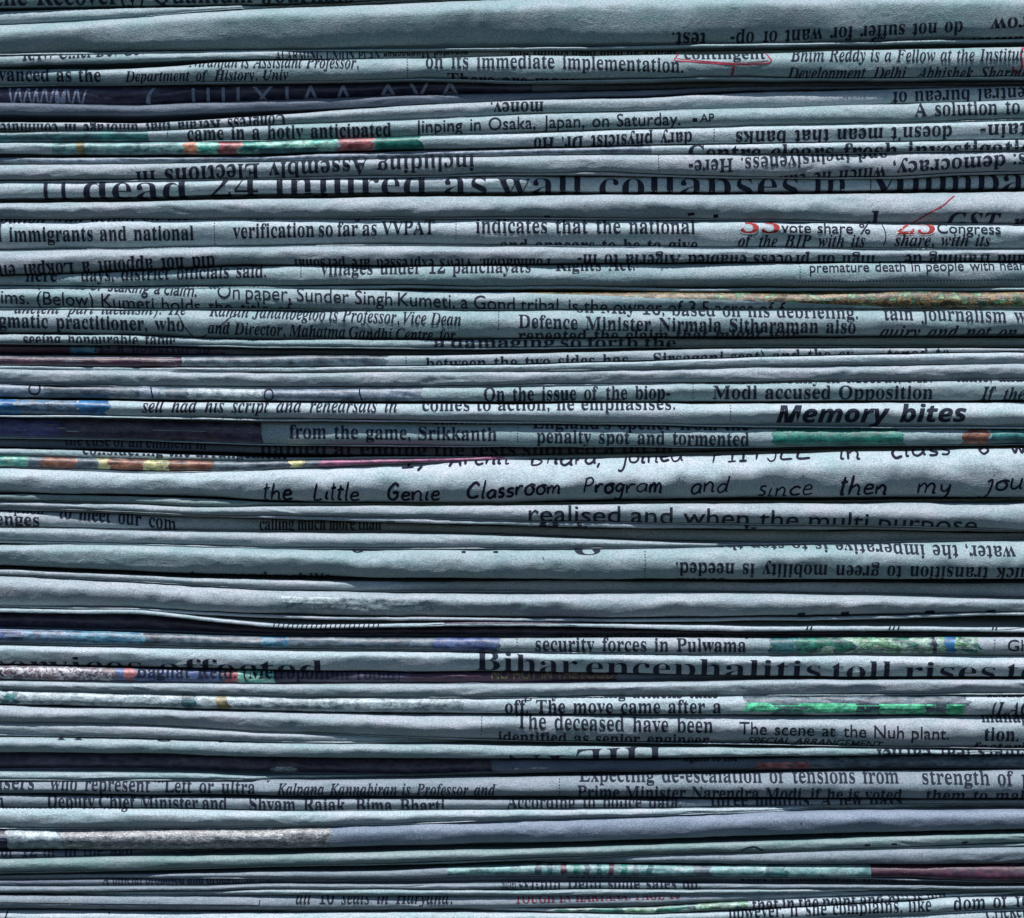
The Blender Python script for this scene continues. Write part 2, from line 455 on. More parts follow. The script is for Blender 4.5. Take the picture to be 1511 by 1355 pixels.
def build_all():
    n = len(ALL)
    tops = [curve(b['top']) for b in ALL]; bots = [curve(b['bot']) for b in ALL]; recs = [curve(b['rec']) for b in ALL]
    for i in range(n):                            # uneven edges, as paper has
        e = .8 * vnoise1(XS, 95, 10 + i) + .35 * vnoise1(XS, 31, 310 + i) + .22 * vnoise1(XS, 10, 410 + i)
        tops[i] = tops[i] + e; bots[i] = bots[i] + .7 * vnoise1(XS, 80, 510 + i) + .3 * vnoise1(XS, 27, 710 + i) + .25 * vnoise1(XS, 9.5, 810 + i)
        recs[i] = recs[i] + 2.0 * vnoise1(XS, 330, 910 + i) + 1.0 * vnoise1(XS, 120, 1210 + i)
    recs = [np.where(q > 8, q + (q - 8) * 1.8, q) for q in recs]
    for i in range(n - 1):                        # sheets never run through each other
        gap = tops[i + 1] - bots[i]; bad = gap < 1.8; m = (tops[i + 1] + bots[i]) / 2
        tops[i + 1] = np.where(bad, m + .9, tops[i + 1]); bots[i] = np.where(bad, m - .9, bots[i])
    for i in range(n):
        th = bots[i] - tops[i]; m = (bots[i] + tops[i]) / 2; bad = th < 3.5
        k = np.clip((3.5 - th) / 3.5, 0, 1)
        recs[i] = recs[i] + 26 * k
        tops[i] = np.where(bad, m - 1.75, tops[i]); bots[i] = np.where(bad, m + 1.75, bots[i])
    for i, b in enumerate(ALL):
        t, o, r = tops[i], bots[i], recs[i]
        h = (o - t) / 2; yc = (o + t) / 2
        wr = b['wr']
        a = h * b['thick']
        cr = b['crease'] + .09 * wr * vnoise1(XS, 48, 1500 + i) + .07 * wr * vnoise1(XS, 15, 1700 + i) + .22 * vnoise1(XS, 300, 1900 + i)
        rk = b['rk'] * (1 + .5 * vnoise1(XS, 90, 2100 + i))
        sn = np.sign(np.sin(TH)) * np.abs(np.sin(TH)) ** b['p']; cs = np.abs(np.cos(TH)) ** b['p']
        yy = sn[None, :] * np.ones((NC, 1))                              # +1 top .. -1 bottom
        roof = np.sqrt((yy - cr[:, None]) ** 2 + .02) * rk[:, None] * h[:, None]
        dep = r[:, None] + a[:, None] * (1 - cs[None, :]) + roof
        X = XS[:, None] + 0 * yy
        Yp = yc[:, None] - yy * h[:, None]
        edge = (1 - yy ** 4)
        rid = lambda q: np.abs(q) * 2 - .6
        dep += wr * edge * (.30 * vnoise2(X, Yp, 70, 12, 2300 + i) + .40 * rid(vnoise2(X + Yp * 1.7, Yp, 30, 8, 2500 + i)) + .30 * rid(vnoise2(X - Yp * 1.3, Yp, 15, 5, 2600 + i)) + .16 * vnoise2(X, Yp, 9, 4, 2650 + i))
        # a few sharp dents and pinches
        rg = RS(2700 + i)
        for _ in range(int(5 * wr)):
            cx, cy, sx, am = rg.uniform(0, 1511), rg.uniform(-.6, .6), rg.uniform(9, 34), rg.uniform(.5, 1.5) * rg.choice([-1, 1])
            sl = rg.uniform(-.03, .03)
            q = (X - cx) / sx; w_ = (yy - cy - sl * (X - cx)) / .28
            dep += am * np.exp(-q * q) * (np.exp(-w_ * w_) - .5 * np.exp(-((w_ - 1.3) ** 2)))
        G = np.stack([X, dep, Yp], 2)
        # flat leaves running back into the pile; they open until they touch the neighbours
        pm = (t + bots[i - 1]) / 2 if i else t - 1
        nm = (o + tops[i + 1]) / 2 if i < n - 1 else o + 1
        pm = np.minimum(pm + .03, t); nm = np.maximum(nm - .03, o)
        pm = np.maximum(pm, t - 14); nm = np.minimum(nm, o + 14)
        def row(y, d): return np.stack([XS, d, y], 1)[:, None, :]
        d0 = dep[:, 0]; d1 = dep[:, -1]
        G = np.concatenate([row(pm, d0 + 900), row(pm, d0 + 110), row((t * .5 + pm * .5), d0 + 46), row(t * .96 + pm * .04, d0 + 14), G,
                            row(o * .96 + nm * .04, d1 + 14), row((o * .5 + nm * .5), d1 + 46), row(nm, d1 + 110), row(nm, d1 + 900)], 1)
        NR = G.shape[1]
        jc = NC // 2
        loc = np.array([0, r.mean() * S + 450 * S, (H0 / 2 - o.mean()) * S + ZC])
        root = bpy.data.objects.new('folded_newspaper', None); COL.objects.link(root)
        root.empty_display_size = .01; root.location = loc
        root['label'] = b['label']; root['category'] = 'newspaper'; root['group'] = GROUP
        idx = np.arange(NC * NR).reshape(NC, NR)
        F = np.stack([idx[:-1, :-1], idx[1:, :-1], idx[1:, 1:], idx[:-1, 1:]], 2).reshape(-1, 4)
        # the back edge, closed
        F = np.concatenate([F, np.stack([idx[1:, 0], idx[:-1, 0], idx[:-1, -1], idx[1:, -1]], 1)])
        V = w3(G.reshape(-1, 3))
        mesh_obj('outer_sheet', V, F, P[b['mat']], root, loc)
        if i % 3 != 1 and 4 <= i < n - 3:          # the lip of an inner leaf showing in the gap below
            js = np.arange(0, NC, 2); gp = np.clip((tops[i + 1] - o)[js], 1.2, 7)
            hh = .34 * gp; yl = o[js] + gp * (.5 + .25 * vnoise1(XS[js], 210, 3000 + i))
            fr = r[js] + a[js] * .75 + 2.5 + 4 * vnoise1(XS[js], 170, 3100 + i) + .8 * vnoise1(XS[js], 22, 3200 + i)
            an = np.linspace(math.pi / 2, -math.pi / 2, 6)
            GL = np.stack([XS[js][:, None] + 0 * an, fr[:, None] + hh[:, None] * 1.3 * (1 - np.cos(an)), yl[:, None] - hh[:, None] * np.sin(an)], 2)
            bk = GL[:, [0, -1]].copy(); bk[:, :, 1] += 120
            GL = np.concatenate([bk[:, :1], GL, bk[:, 1:]], 1)
            il = np.arange(len(js) * 8).reshape(len(js), 8)
            FL = np.stack([il[:-1, :-1], il[1:, :-1], il[1:, 1:], il[:-1, 1:]], 2).reshape(-1, 4)
            mesh_obj('inner_sheet', w3(GL.reshape(-1, 3)), FL, P[b['mat']], root, loc)
        if len(b['T']) + len(b['D']) + len(b['R']) + len(b['H']) + len(b['PEN']) == 0: continue
        fold = Fold(G, 4)
        for kd, d in enumerate(b['D']):            # printed pictures: (material, x0, x1, slant0, slant1[, y0, y1])
            mt, x0, x1, s0, s1 = d[:5]
            jag = min(5, (x1 - x0) * .22) if kd else .8
            rows = np.arange(2.0, NR - 2.99, .5)
            A = fold.A; nx = max(2, int((x1 - x0) / 4.5)); ir = np.arange(NR)
            xb = np.linspace(0, 1, nx)
            cen = .5 * (A[:, 4] + A[:, 4 + NT - 1])
            mean_h = float(np.mean(o - t))
            if len(d) > 5:
                ya, yb_ = fold.arc_of_y(yspec(d[5])), fold.arc_of_y(yspec(d[6]))
            else:
                ya, yb_ = A[:, 4] - 12, A[:, 4 + NT - 1] + 12
            nv = 26; vv = np.linspace(0, 1, nv)
            VX = np.zeros((nx, nv)); VA = np.zeros((nx, nv))
            for q in range(nv):
                xa = x0 + s0 * (vv[q] - .5) + jag * vnoise1(np.array([q * 1.]), 2.6, 40 * i + kd)[0]
                xe = x1 + s1 * (vv[q] - .5) + jag * vnoise1(np.array([q * 1.]), 2.6, 40 * i + kd + 20)[0]
                VX[:, q] = xa + xb * (xe - xa)
                VA[:, q] = np.interp(VX[:, q], XS, ya) * (1 - vv[q]) + np.interp(VX[:, q], XS, yb_) * vv[q]
            Q = fold.drape(VX.ravel(), VA.ravel(), .20 + .035 * min(kd, 9))
            id2 = np.arange(nx * nv).reshape(nx, nv)
            F2 = np.stack([id2[:-1, :-1], id2[1:, :-1], id2[1:, 1:], id2[:-1, 1:]], 2).reshape(-1, 4)
            mesh_obj('printed_picture', w3(Q), F2, M[mt], root, loc)
        for tx in b['T']:                          # (text, style, x0, x1, em, baseline[, flip, ink])
            text, st, x0, x1, em, base = tx[:6]; em *= {'s': 1.03, 'i': 1.06, 'h': 1.12, 'n': 1.0}.get(st, 1)
            flip = len(tx) > 6 and tx[6]; ik = tx[7] if len(tx) > 7 else 'k'
            tri = line_tris(text, st, x0, x1, em)
            tri = np.concatenate([tri, tri[:, ::-1] + np.array([{'s': .0, 'i': .0, 'h': .0}.get(st, .0) * em, {'s': .038, 'i': .030, 'h': .008}.get(st, .002) * em])])   # letterpress spread
            put_tris('printed_line', tri, fold, x0, x1, base, flip, .62 if ik != 'wh' else .56, INKS[ik], root, loc)
        for rx, ry0, ry1 in b['R']:                # dotted column rules
            m = []
            y = ry0
            while y < ry1:
                q = np.array([[[0, 0], [1.6, 0], [1.6, 1.6]], [[0, 0], [1.6, 1.6], [0, 1.6]]], float); q[:, :, 1] -= y - ry0; m.append(q); y += 4.2
            put_tris('column_rule', np.concatenate(m), fold, rx, rx + 2, ry0, False, .42, INK, root, loc)
        for text, x0, x1, xh, base in b['H']:
            put_tris('handwritten_word', hand_tris(text, x0, x1, xh * 1.12, 3.6, random.Random(x0)), fold, x0, x1, base, False, .45, INKS['bp'], root, loc, 2.5)
        for pts, w, ik in b['PEN']:                # pen strokes and rules given in photograph pixels
            p = np.array([tuple(map(float, q.split(','))) for q in pts.split()])
            p = catmull(p, 10) if len(p) > 2 else catmull(p, 20)
            q = ribbon(np.stack([p[:, 0], -p[:, 1]], 1), w)
            yr = p[:, 1].mean(); q[:, :, 1] += yr; x0 = q[:, :, 0].min(); q[:, :, 0] -= x0
            put_tris('pen_stroke', q, fold, x0, x0, float(yr), False, .5, INKS[ik], root, loc, 2.5)

# ------------------------------------------------------------------ the stack, from the top down
# B(label, top edge, bottom edge, set-back, paper ...); edges are x,y in photograph pixels
for k in range(4):           # newspapers just above the picture: they shade the ones below
    y = -112 + k * 26
    B(['uppermost newspaper of the pile above the picture edge', 'second newspaper down above the picture edge',
       'third newspaper down above the picture edge', 'fourth newspaper down just above the picture edge'][k],
      '0,%g 700,%g 1511,%g' % (y, y - 4 - 3 * k, y - 6 - 4 * k), '0,%g 700,%g 1511,%g' % (y + 23, y + 16 - 3 * k, y + 15 - 4 * k), 2, 'grey')
B('topmost visible newspaper, grey-green, cut-off upright serif heading at top left', '0,-18 400,-22 600,-30 1511,-38', '0,9 200,7.5 400,3.5 520,0 600,-6 770,-14 1511,-18', 3, 'green',
  T=[('the Recover(y) Quantum Journals', 's', -8, 520, 33, '0,7 520,1')])
B('thin grey-blue newspaper edge tapering out under the top left heading', '0,14 200,10.5 400,6 600,-5 770,-13 1511,-17', '0,33 100,29 200,22.5 300,14 400,8 600,-3 770,-9 1511,-13', 8, 'teal')
B('broad plain newspaper second from top, upside-down words do not suffer for want', '0,35 100,31 200,24.5 300,16 400,10 500,6 600,1 770,-6 1511,-10', '0,78 200,73 400,71 600,69 770,67 950,64 1111,62 1300,59 1511,53',
  -6, 'teal', .4, .36, .8, T=[('do not suffer for want of op-', 's', 1079, 1421, 26, '1079,47 1421,31', True), ('test.', 's', 992, 1042, 26, '992,47 1042,47', True),
     ('grow', 's', 1462, 1535, 26, '1462,27 1535,24', True), ('interest mothers reopen for grow', 's', 1150, 1520, 24, '1150,62 1520,51', True)])
B('narrow green newspaper at upper left, words RAW Chief cut through', '0,81 200,78 400,74 600,72 770,71 1000,70 1511,60', '0,96 200,91 300,87 400,84 600,83 770,79 950,78 1140,75 1511,64', '0,4 400,7 600,16 1511,24', 'teal',
  T=[('RAW Chief Dev Gov', 's', 32, 215, 25, '0,90 215,80'), ('ALARMING UNION PLAN', 's', 405, 560, 22, '405,88 560,86'),
     ('reported Mugneeper', 's', 565, 690, 25, '565,66 690,62', True), ('before an high been sought new', 's', 750, 1000, 24, '750,64 1000,66', True)])
B('newspaper reading on its immediate implementation, with red box around a word', '0,99 150,100 250,97 300,92 400,88 600,84 770,80 950,79 1111,77 1300,71 1511,66', '0,122 200,122 400,119 600,114 770,117 950,114 1111,112 1300,112 1511,111',
  '0,9 180,8 300,2 1511,0', 'teal', .1, .4, T=[('advanced as the', 's', -32, 147, 25, '0,117 147,119'), ('Niranjan is Assistant Professor,', 'i', 278, 529, 23, '278,99 529,101'),
     ('Department of History, Univ', 'i', 183, 425, 20, '183,119 425,117'), ('on its immediate implementation.', 's', 628, 1008, 28, '628,100 830,101 1008,107'),
     ('There are many', 's', 660, 855, 27, '660,124 855,128'), ('contingent', 's', 1010, 1130, 21, '1010,87 1130,87'), ('Bhim Reddy is a Fellow at the Institute', 'i', 1167, 1520, 25, '1167,90 1340,91 1520,89'),
     ('Development Delhi, Abhishek Sharma', 'i', 1163, 1520, 24, '1163,114 1520,112')],
  R=[(600, 88, 114)], PEN=[('1003,76 999,82 997,89 1020,91 1065,94 1100,95 1136,92 1135,84 1131,78', 2.0, 'pen'), ('999,86 1040,90 1090,93 1134,89', 1.2, 'pen'), ('1083,97 1081,110', 3.5, 'pen'), ('1495,97 1500,106 1506,106 1509,96 1507,80 1512,68', 3.2, 'pen')])
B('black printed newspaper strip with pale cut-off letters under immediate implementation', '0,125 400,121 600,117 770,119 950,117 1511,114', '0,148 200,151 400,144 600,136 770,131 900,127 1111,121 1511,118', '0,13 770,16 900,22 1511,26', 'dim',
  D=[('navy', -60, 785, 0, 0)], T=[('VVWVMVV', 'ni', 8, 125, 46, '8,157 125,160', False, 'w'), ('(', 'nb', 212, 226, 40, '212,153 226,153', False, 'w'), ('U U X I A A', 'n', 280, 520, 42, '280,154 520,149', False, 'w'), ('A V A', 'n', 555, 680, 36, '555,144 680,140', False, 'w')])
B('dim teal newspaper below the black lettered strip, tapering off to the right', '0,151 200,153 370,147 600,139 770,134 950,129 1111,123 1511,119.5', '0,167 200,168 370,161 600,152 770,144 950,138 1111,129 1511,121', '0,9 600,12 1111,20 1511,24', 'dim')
B('newspaper with small upside-down word money above the Osaka line', '0,180 100,180 200,182.5 300,176 400,169 600,154 770,147 950,143 1111,133 1300,128 1511,123', '0,191 200,192 300,188 400,183 600,175 770,166 950,162 1111,156 1300,151 1511,144',
  '0,3 600,4 1000,9 1111,14 1511,18', 'grey', T=[('Congress Kerala that umbrage in commute', 's', 0, 420, 24, '0,182 200,183 300,178 420,168', True), ('money.', 's', 724, 802, 25, '724,150 802,149', True),
     ('central bureau of', 's', 1318, 1530, 26, '1318,133 1530,124', True)])
B('newspaper reading Jinping in Osaka, Japan, on Saturday, and A solution to', '0,193 200,193 300,189 400,184 600,177 770,168 950,163 1111,158 1300,153 1511,146', '0,209 200,208 370,207 500,203 600,200 770,194 950,188.5 1111,185 1300,180.5 1511,175.5',
  '0,3 600,0 1511,0', 'teal', .2, T=[('came in a hotly anticipated', 's', 276, 577, 26, '276,207 577,200'), ('Jinping in Osaka, Japan, on Saturday.', 'n', 613, 1004, 27, '613,196 800,189 1004,184'),
     ('AP', 'nn', 1033, 1054, 17, '1033,180 1054,179'), ('A solution to', 's', 1350, 1505, 28, '1350,172 1505,168')], D=[('teald', -60, 218, 0, 6)], PEN=[('1022,177 1029,176.8', 5.5, 'bp')], R=[(246, 190, 206)])
B('newspaper with bright teal and red picture strip, upside-down doesn’t mean that banks', '0,210.5 200,210 370,209 500,205 600,202 770,196 950,190 1111,186 1300,182 1511,177', '0,226 200,227 400,226 600,219 770,216 950,213 1111,210 1300,208 1511,204',
  '0,1 1511,1', 'pale', .35, D=[('tealm', 76, 272, 0, 0), ('orange', 272, 291, 8, 8), ('mint', 290, 500, 0, 0), ('red', 322, 354, 14, -8), ('teald', 380, 470, 0, 0, '380,218 470,217', '380,232 470,232'), ('red', 500, 552, 0, 0), ('greenp', 552, 620, 0, 22), ('olive', 112, 124, 4, 4)],
  T=[('dary physicist Dr. Ho', 's', 788, 1021, 26, '788,203 1021,194', True), ('doesn’t mean that banks', 's', 1086, 1405, 27, '1086,194 1405,185', True), ('certain-', 's', 1447, 1560, 27, '1447,184 1560,179', True)], R=[(1053, 192, 212)])
B('narrow grey-lavender newspaper ending in large words Centre clears fresh investigation', '0,231 200,232 400,229 600,222 770,219 950,216 1111,212 1300,210 1511,206', '0,240 200,240 400,236.5 600,232 770,228 950,227 1111,226 1300,224 1511,220',
  '0,7 700,5 1000,1 1511,0', 'pale', D=[('grlav', -60, 961, 0, 2)], T=[('Centre clears fresh investigation', 's', 1016, 1545, 34, '1016,239 1300,235 1545,230')])
B('newspaper with upside-down words Assembly Elections, inclusiveness and democracy', '0,243 200,241.5 400,238 600,233 770,229 950,228 1111,227 1300,225 1511,221', '0,265 200,263 400,261 600,258 770,255 900,253 950,255 1111,259 1300,259 1511,251',
  -2, 'grey', .15, .4, 1.2, T=[('including Assembly Elections in', 's', 200, 700, 33, '200,253 320,243 470,237 700,229', True), ('and inclusiveness. Here-', 's', 1016, 1310, 27, '1016,237 1111,232 1310,219', True),
     ('which he can', 's', 1150, 1308, 26, '1150,259 1308,245', True), ('ses: democracy,', 's', 1318, 1545, 28, '1318,239 1545,224', True)], R=[(971, 231, 252)])
B('newspaper with huge serif headline 11 dead, injured as wall collapses', '0,269 200,267.5 400,265 600,262 770,259 950,260 1111,262.5 1300,262 1511,255', '0,291 200,289 400,284 600,282 770,281 950,281 1111,281 1300,278 1511,275',
  '0,2 600,4 800,9 1511,13', 'pale', .1, T=[('11', 'h', 55, 102, 50, 299), ('dead', 'h', 122, 276, 50, 297), ('24', 'h', 308, 380, 50, 294), ('injured', 'h', 404, 630, 50, '404,290 630,289'), ('as', 'h', 655, 718, 50, 289), ('wall', 'h', 735, 860, 50, 290),
     ('collapses', 'h', 885, 1180, 50, 290), ('in', 'h', 1202, 1252, 50, 288), ('Mumbai', 'h', 1280, 1535, 50, '1280,286 1535,282')])
B('plain creased newspaper with a thin red pen line and italic GST at right', '0,300 200,297 400,293.5 600,290 770,289 950,286 1111,286 1300,284 1511,281', '0,321 400,320.5 600,320 770,320 950,321.5 1111,323 1300,328 1511,330',
  -4, 'grey', .1, .45, 1.4, T=[('GST rate', 'i', 1400, 1560, 42, '1400,341 1560,342'), ('r', 'b', 1281, 1297, 40, '1281,311 1297,311', True)],
  PEN=[('1410,288 1400,296 1392,303 1370,315 1345,331', 2.0, 'pen'), ('803,319 812,318.5', 2.5, 'bp'), ('1015,316 1025,315', 4, 'bp'), ('1053,319 1060,318', 5, 'bp')])
B('newspaper reading immigrants and national, verification so far as VVPAT, red 33 and 25', '0,323 400,322 600,321.5 770,322 950,323.5 1111,325 1300,330 1511,332', '0,367.5 200,365 400,361 600,359.5 770,361 950,362.5 1111,364 1300,365 1511,366.5',
  0, 'pale', .12, .42, .9, .62, T=[('d immigrants and national', 's', -10, 285, 29, '0,357 285,354'), ('verification so far as VVPAT', 's', 343, 641, 29, '343,352 641,346'), ('indicates that the national', 's', 702, 1026, 29, '702,344 1026,345'),
     ('cipation with action on the', 'i', -20, 278, 26, '0,330 278,325'), ('would now be of just that', 's', 348, 610, 26, '348,324 610,323'), ('and appears to be to give', 's', 738, 1030, 26, '738,369 1030,368'),
     ('33', 'b', 1092, 1152, 36, 345, False, 'wh'), ('33', 'b', 1093, 1151, 35, 344, False, 'r'), ('vote share %', 'nn', 1153, 1284, 22, '1153,343 1284,345'), ('25', 'b', 1322, 1381, 36, 347, False, 'wh'), ('25', 'b', 1323, 1380, 35, 346, False, 'r'), ('Congress', 'nn', 1383, 1477, 21, '1383,344 1477,345'),
     ('of the BJP with its', 'i', 1090, 1277, 24, '1090,363 1277,364'), ('share, with its', 'i', 1320, 1462, 23, '1320,363 1462,363')],
  R=[(315, 321, 364), (672, 322, 358)], PEN=[('1302,331 1306,342 1307,352 1304,362', 1.4, 'bp')])
B('creased newspaper with upside-down line did not appoint a Lokpal', '0,370 200,367.5 400,363 600,361.5 770,363 950,365 1111,367 1300,368 1511,369', '0,404 100,402 200,397 300,393 350,389 370,389.5 600,391.5 770,389 950,387 1111,385 1300,385 1511,384',
  '0,-4 400,-2 1200,2 1511,4', 'grey', .25, .4, 1.2, T=[('did not appoint a Lokpal either', 's', -40, 316, 28, '-40,393 100,387 316,377', True), ('Foundation. Views expressed are personal', 's', 434, 813, 22, '434,382 813,381', True),
     ('high on process enabled Algeria to in-', 's', 852, 1292, 25, '852,375 1292,376', True), ('ing and framing de', 's', 1336, 1560, 25, '1336,375 1560,375', True)])
B('newspaper reading district officials said, villages under 12 panchayats, Rights Act', '0,406 100,403.5 200,398.5 300,394.5 350,391 400,391 600,393 770,390.5 950,388.5 1300,387 1511,386', '0,420 200,421 400,421 600,419 770,421 950,422 1300,423 1511,423',
  '0,11 300,9 420,3 700,0 1511,0', 'teal', .1, .4, T=[('here', 's', 35, 82, 26, 415), ('days, district officials said.', 's', 118, 392, 26, '118,415 392,409'), ('villages under 12 panchayats', 's', 473, 783, 25, '473,406 783,402'), ('Rights Act.', 's', 820, 937, 25, '820,400 937,399'),
     ('premature death in people with heart', 'nn', 1195, 1520, 21, '1195,402 1520,398')], R=[(443, 396, 410), (1180, 390, 412)],
  PEN=[('%g,%g %g,%g' % (x, 415.5 - (x - 1178) * .009, x + 1.8, 415.5 - (x - 1178) * .009), 1.8, 'bp') for x in range(1178, 1512, 5)] + [('976,398 978,398', 2.5, 'bp')])
B('newspaper reading On paper, Sunder Singh Kumeti, with brown foliage picture at right', '0,425 400,425 600,428 770,430 1511,430', '0,453 200,454 400,454 600,455.5 770,456 1511,455',
  '0,3 600,5 770,6 1511,6', 'teal', .1, .45, D=[('forest', 760, 1575, 0, 0, '760,410 1511,410', '760,431 900,436 950,439 1111,443 1300,452 1420,457 1511,462')],
  T=[('the process of staking a claim.”', 'ni', 20, 302, 27, '20,421 150,429 302,438'), ('“On paper, Sunder Singh Kumeti, a Gond tribal, is the owner of 3.5 acres of f', 'n', 308, 1160, 29, '308,439 420,443 560,450 740,456 900,460 1160,463'),
     ('claims. (Below) Kumeti holds the title of', 'n', -30, 430, 28, '-30,446 130,451 240,456 430,464')])
B('newspaper reading Defence Minister Nirmala Sitharaman also, and practitioner, who', '0,457 400,457.5 1511,458', '0,490 200,492.5 300,498 400,499.5 600,499 770,498 950,495 1111,494 1300,494 1511,492',
  0, 'teal', .1, .42, 1, .66, T=[('ancient part idealism). He', 'i', 20, 274, 24, '20,463 274,465'), ('gmatic practitioner, who', 's', -2, 271, 27, '0,483 140,486 271,489'), ('Ramin Jahanbegloo is Professor, Vice Dean', 'i', 308, 680, 24, '308,467 500,474 680,481'),
     ('and Director, Mahatma Gandhi Centre for', 'i', 306, 672, 24, '306,492 500,498 672,501'), ('Defence Minister Nirmala Sitharaman also', 's', 765, 1263, 27, '765,484 900,488 1263,492'), ('on May 16, based on his debriefing.', 's', 850, 1266, 25, '850,461 1000,466 1266,471'),
     ('repeated the claim that might war', 's', 765, 1180, 26, '765,503 1180,502'), ('tain journalism with', 's', 1305, 1545, 27, '1305,472 1545,477'), ('quiry and not on it', 'i', 1300, 1530, 26, '1300,497 1530,498')],
  R=[(735, 461, 490)], PEN=[('262,463 268,474 275,487 284,497', 1.5, 'bp'), ('350,463 335,472 322,484', 1.2, 'bp'), ('305,492 296,497 288,500', 1.5, 'bp'), ('538,474 548,486 545,494', .9, 'bp')])
B('thin dim newspaper edge under practitioner, with words seeing honourable', '0,493 200,495 300,500 400,501.5 600,501.5 770,500 950,497 1111,497 1511,496', '0,505 200,507 400,511 600,511.5 770,511 950,509 1111,508 1511,508',
  '0,8 600,7 900,14 1000,22 1511,26', 'teal', T=[('seeing honourable table', 's', 33, 257, 24, '33,509 257,510'), ('a damaging so forth the', 's', 640, 1000, 20, '640,512 1000,511')])
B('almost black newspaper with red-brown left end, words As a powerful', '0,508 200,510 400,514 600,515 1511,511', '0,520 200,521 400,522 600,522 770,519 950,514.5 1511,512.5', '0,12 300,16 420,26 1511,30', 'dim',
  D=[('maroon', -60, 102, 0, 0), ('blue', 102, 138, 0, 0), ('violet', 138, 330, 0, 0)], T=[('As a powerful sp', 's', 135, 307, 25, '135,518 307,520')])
B('newspaper with maroon strip at left and words Sirsaganj seat at right', '0,526 200,526 400,525 600,524.5 770,522 950,517.5 1111,514 1300,513 1511,515', '0,538 200,541 400,541 600,539 770,536.5 950,531 1111,526 1300,521.5 1511,518',
  '0,6 560,8 700,4 1511,3', 'grey', D=[('maroon', -60, 268, 0, 10), ('slate', 268, 570, 0, 0)], T=[('between the two sides has', 's', 628, 927, 27, '628,547 927,541'), ('Sirsaganj seat) and the ex-', 's', 964, 1268, 27, '964,540 1268,533'), ('tened to', 's', 1310, 1402, 26, '1310,533 1402,531')], R=[(598, 528, 540)])
B('thin bright plain newspaper edge above a thicker plain one, no print', '0,540.5 200,543 400,542 600,541 770,538.5 950,533 1111,527.5 1300,523 1511,520', '0,543 200,546 400,548.5 600,547.5 770,546.5 950,543.5 1111,540 1300,537 1511,534.5', '0,3 300,1 1511,-1', 'pale', .2)
B('bright crumpled plain newspaper above the biopic line, no print', '0,544.5 200,547.5 400,550 600,549 770,548 950,545 1111,542 1300,539 1511,536', '0,565 200,569 400,570.5 600,570 770,567 950,564 1111,563.5 1300,560 1511,558.5', -2, 'grey', .25, .4, 1.5)
B('newspaper reading On the issue of the biop- and Modi accused Opposition', '0,567 200,572 400,574 600,572.5 770,571 950,567 1111,565 1300,562 1511,560.5', '0,585 100,587 200,589 400,591.5 600,592 770,592.5 950,593 1111,592.5 1300,591.5 1511,590.5',
  0, 'teal', .2, .4, 1.1, D=[('slate', 64, 206, 0, 10), ('slate', 240, 279, 0, 0), ('grlav', -60, 64, 0, 0), ('grlav', 206, 240, 10, 0), ('crump', 279, 388, 0, 0), ('grlav', 388, 625, 4, 0)],
  T=[('On the issue of the biop-', 's', 714, 989, 27, '714,592 989,589'), ('Modi accused Opposition', 's', 1052, 1377, 27, 589), ('an election rally in Meerut, Mr.', 's', 1040, 1376, 25, '1040,567 1376,565'), ('tants, and as', 's', 1412, 1540, 25, 564), ('If the', 'i', 1448, 1513, 27, 590),
     ('O', 'n', 389, 404, 27, 591), ('O', 'n', 41, 60, 27, 583)], R=[(1022, 568, 590)], PEN=[('222,571 224,580 226,588', 2.2, 'bp'), ('530,573 531,582 534,591', 2.2, 'bp')])
B('newspaper with bold heading Memory bites and line sell had his script', '0,589 100,590.5 200,592.5 400,594.5 600,595.5 770,596 1111,595.5 1300,594.5 1511,593.5', '0,611.5 100,612 200,614 400,617.5 600,619 770,622 950,625 1111,628 1300,629 1511,630',
  -8, 'pale', .15, .55, .8, .62, D=[('speck', -60, 114, 0, 4), ('royal', 114, 160, 6, -14), ('royal', -60, 24, 0, 16)], T=[('sell had his script and rehearsals in', 'i', 210, 586, 25, '210,609 400,609 586,608'), ('comes to action, he emphasises.', 's', 623, 996, 24, '623,607 996,605'),
     ('Memory bites', 'nb', 1146, 1426, 35, '1146,623 1426,622')], R=[(1077, 600, 624)])
B('newspaper reading from the game, Srikkanth, violet at left, teal block at right', '0,616 200,618.5 400,622 600,623 770,626 950,629 1111,631.5 1511,633', '0,644 200,648.5 380,655 600,657 770,657.5 1111,658 1300,656.5 1511,655',
  '0,12 380,10 430,7 1511,7', 'teal', 0, .3, .7, .6, D=[('violet', 84, 385, 10, 8), ('violetblue', -60, 86, 0, 12), ('greenp', 1143, 1332, 0, 8), ('brown', 1424, 1462, -14, 0), ('teald', 1462, 1575, 0, 0)],
  T=[('from the game, Srikkanth', 's', 426, 733, 27, '426,647 733,651'), ('penalty spot and tormented', 's', 792, 1106, 27, '792,654 1106,658'), ('England’s opener from the', 's', 786, 1106, 26, '786,633 1106,636'), ('statement', 's', 640, 735, 24, 627)], R=[(763, 632, 656)])
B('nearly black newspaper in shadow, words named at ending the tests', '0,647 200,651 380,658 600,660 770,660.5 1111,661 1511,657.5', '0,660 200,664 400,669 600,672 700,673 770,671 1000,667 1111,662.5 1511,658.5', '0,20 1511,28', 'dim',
  T=[('the cuse of an eminent in', 's', 90, 300, 24, '90,657 300,663'), ('named at ending the tests shorted a bit of', 's', 380, 1000, 25, '380,670 700,673 1000,668')])
B('thin dull teal newspaper edge at left above the red and yellow picture', '0,662 200,669 300,673 400,676 560,674 700,674 770,673 1511,660', '0,671 200,677 300,679 400,680 560,677 700,675 770,674 1511,661', '0,6 300,10 420,20 1511,30', 'teal',
  T=[('considering the arrangement', 's', 120, 420, 20, '120,670 420,678')])
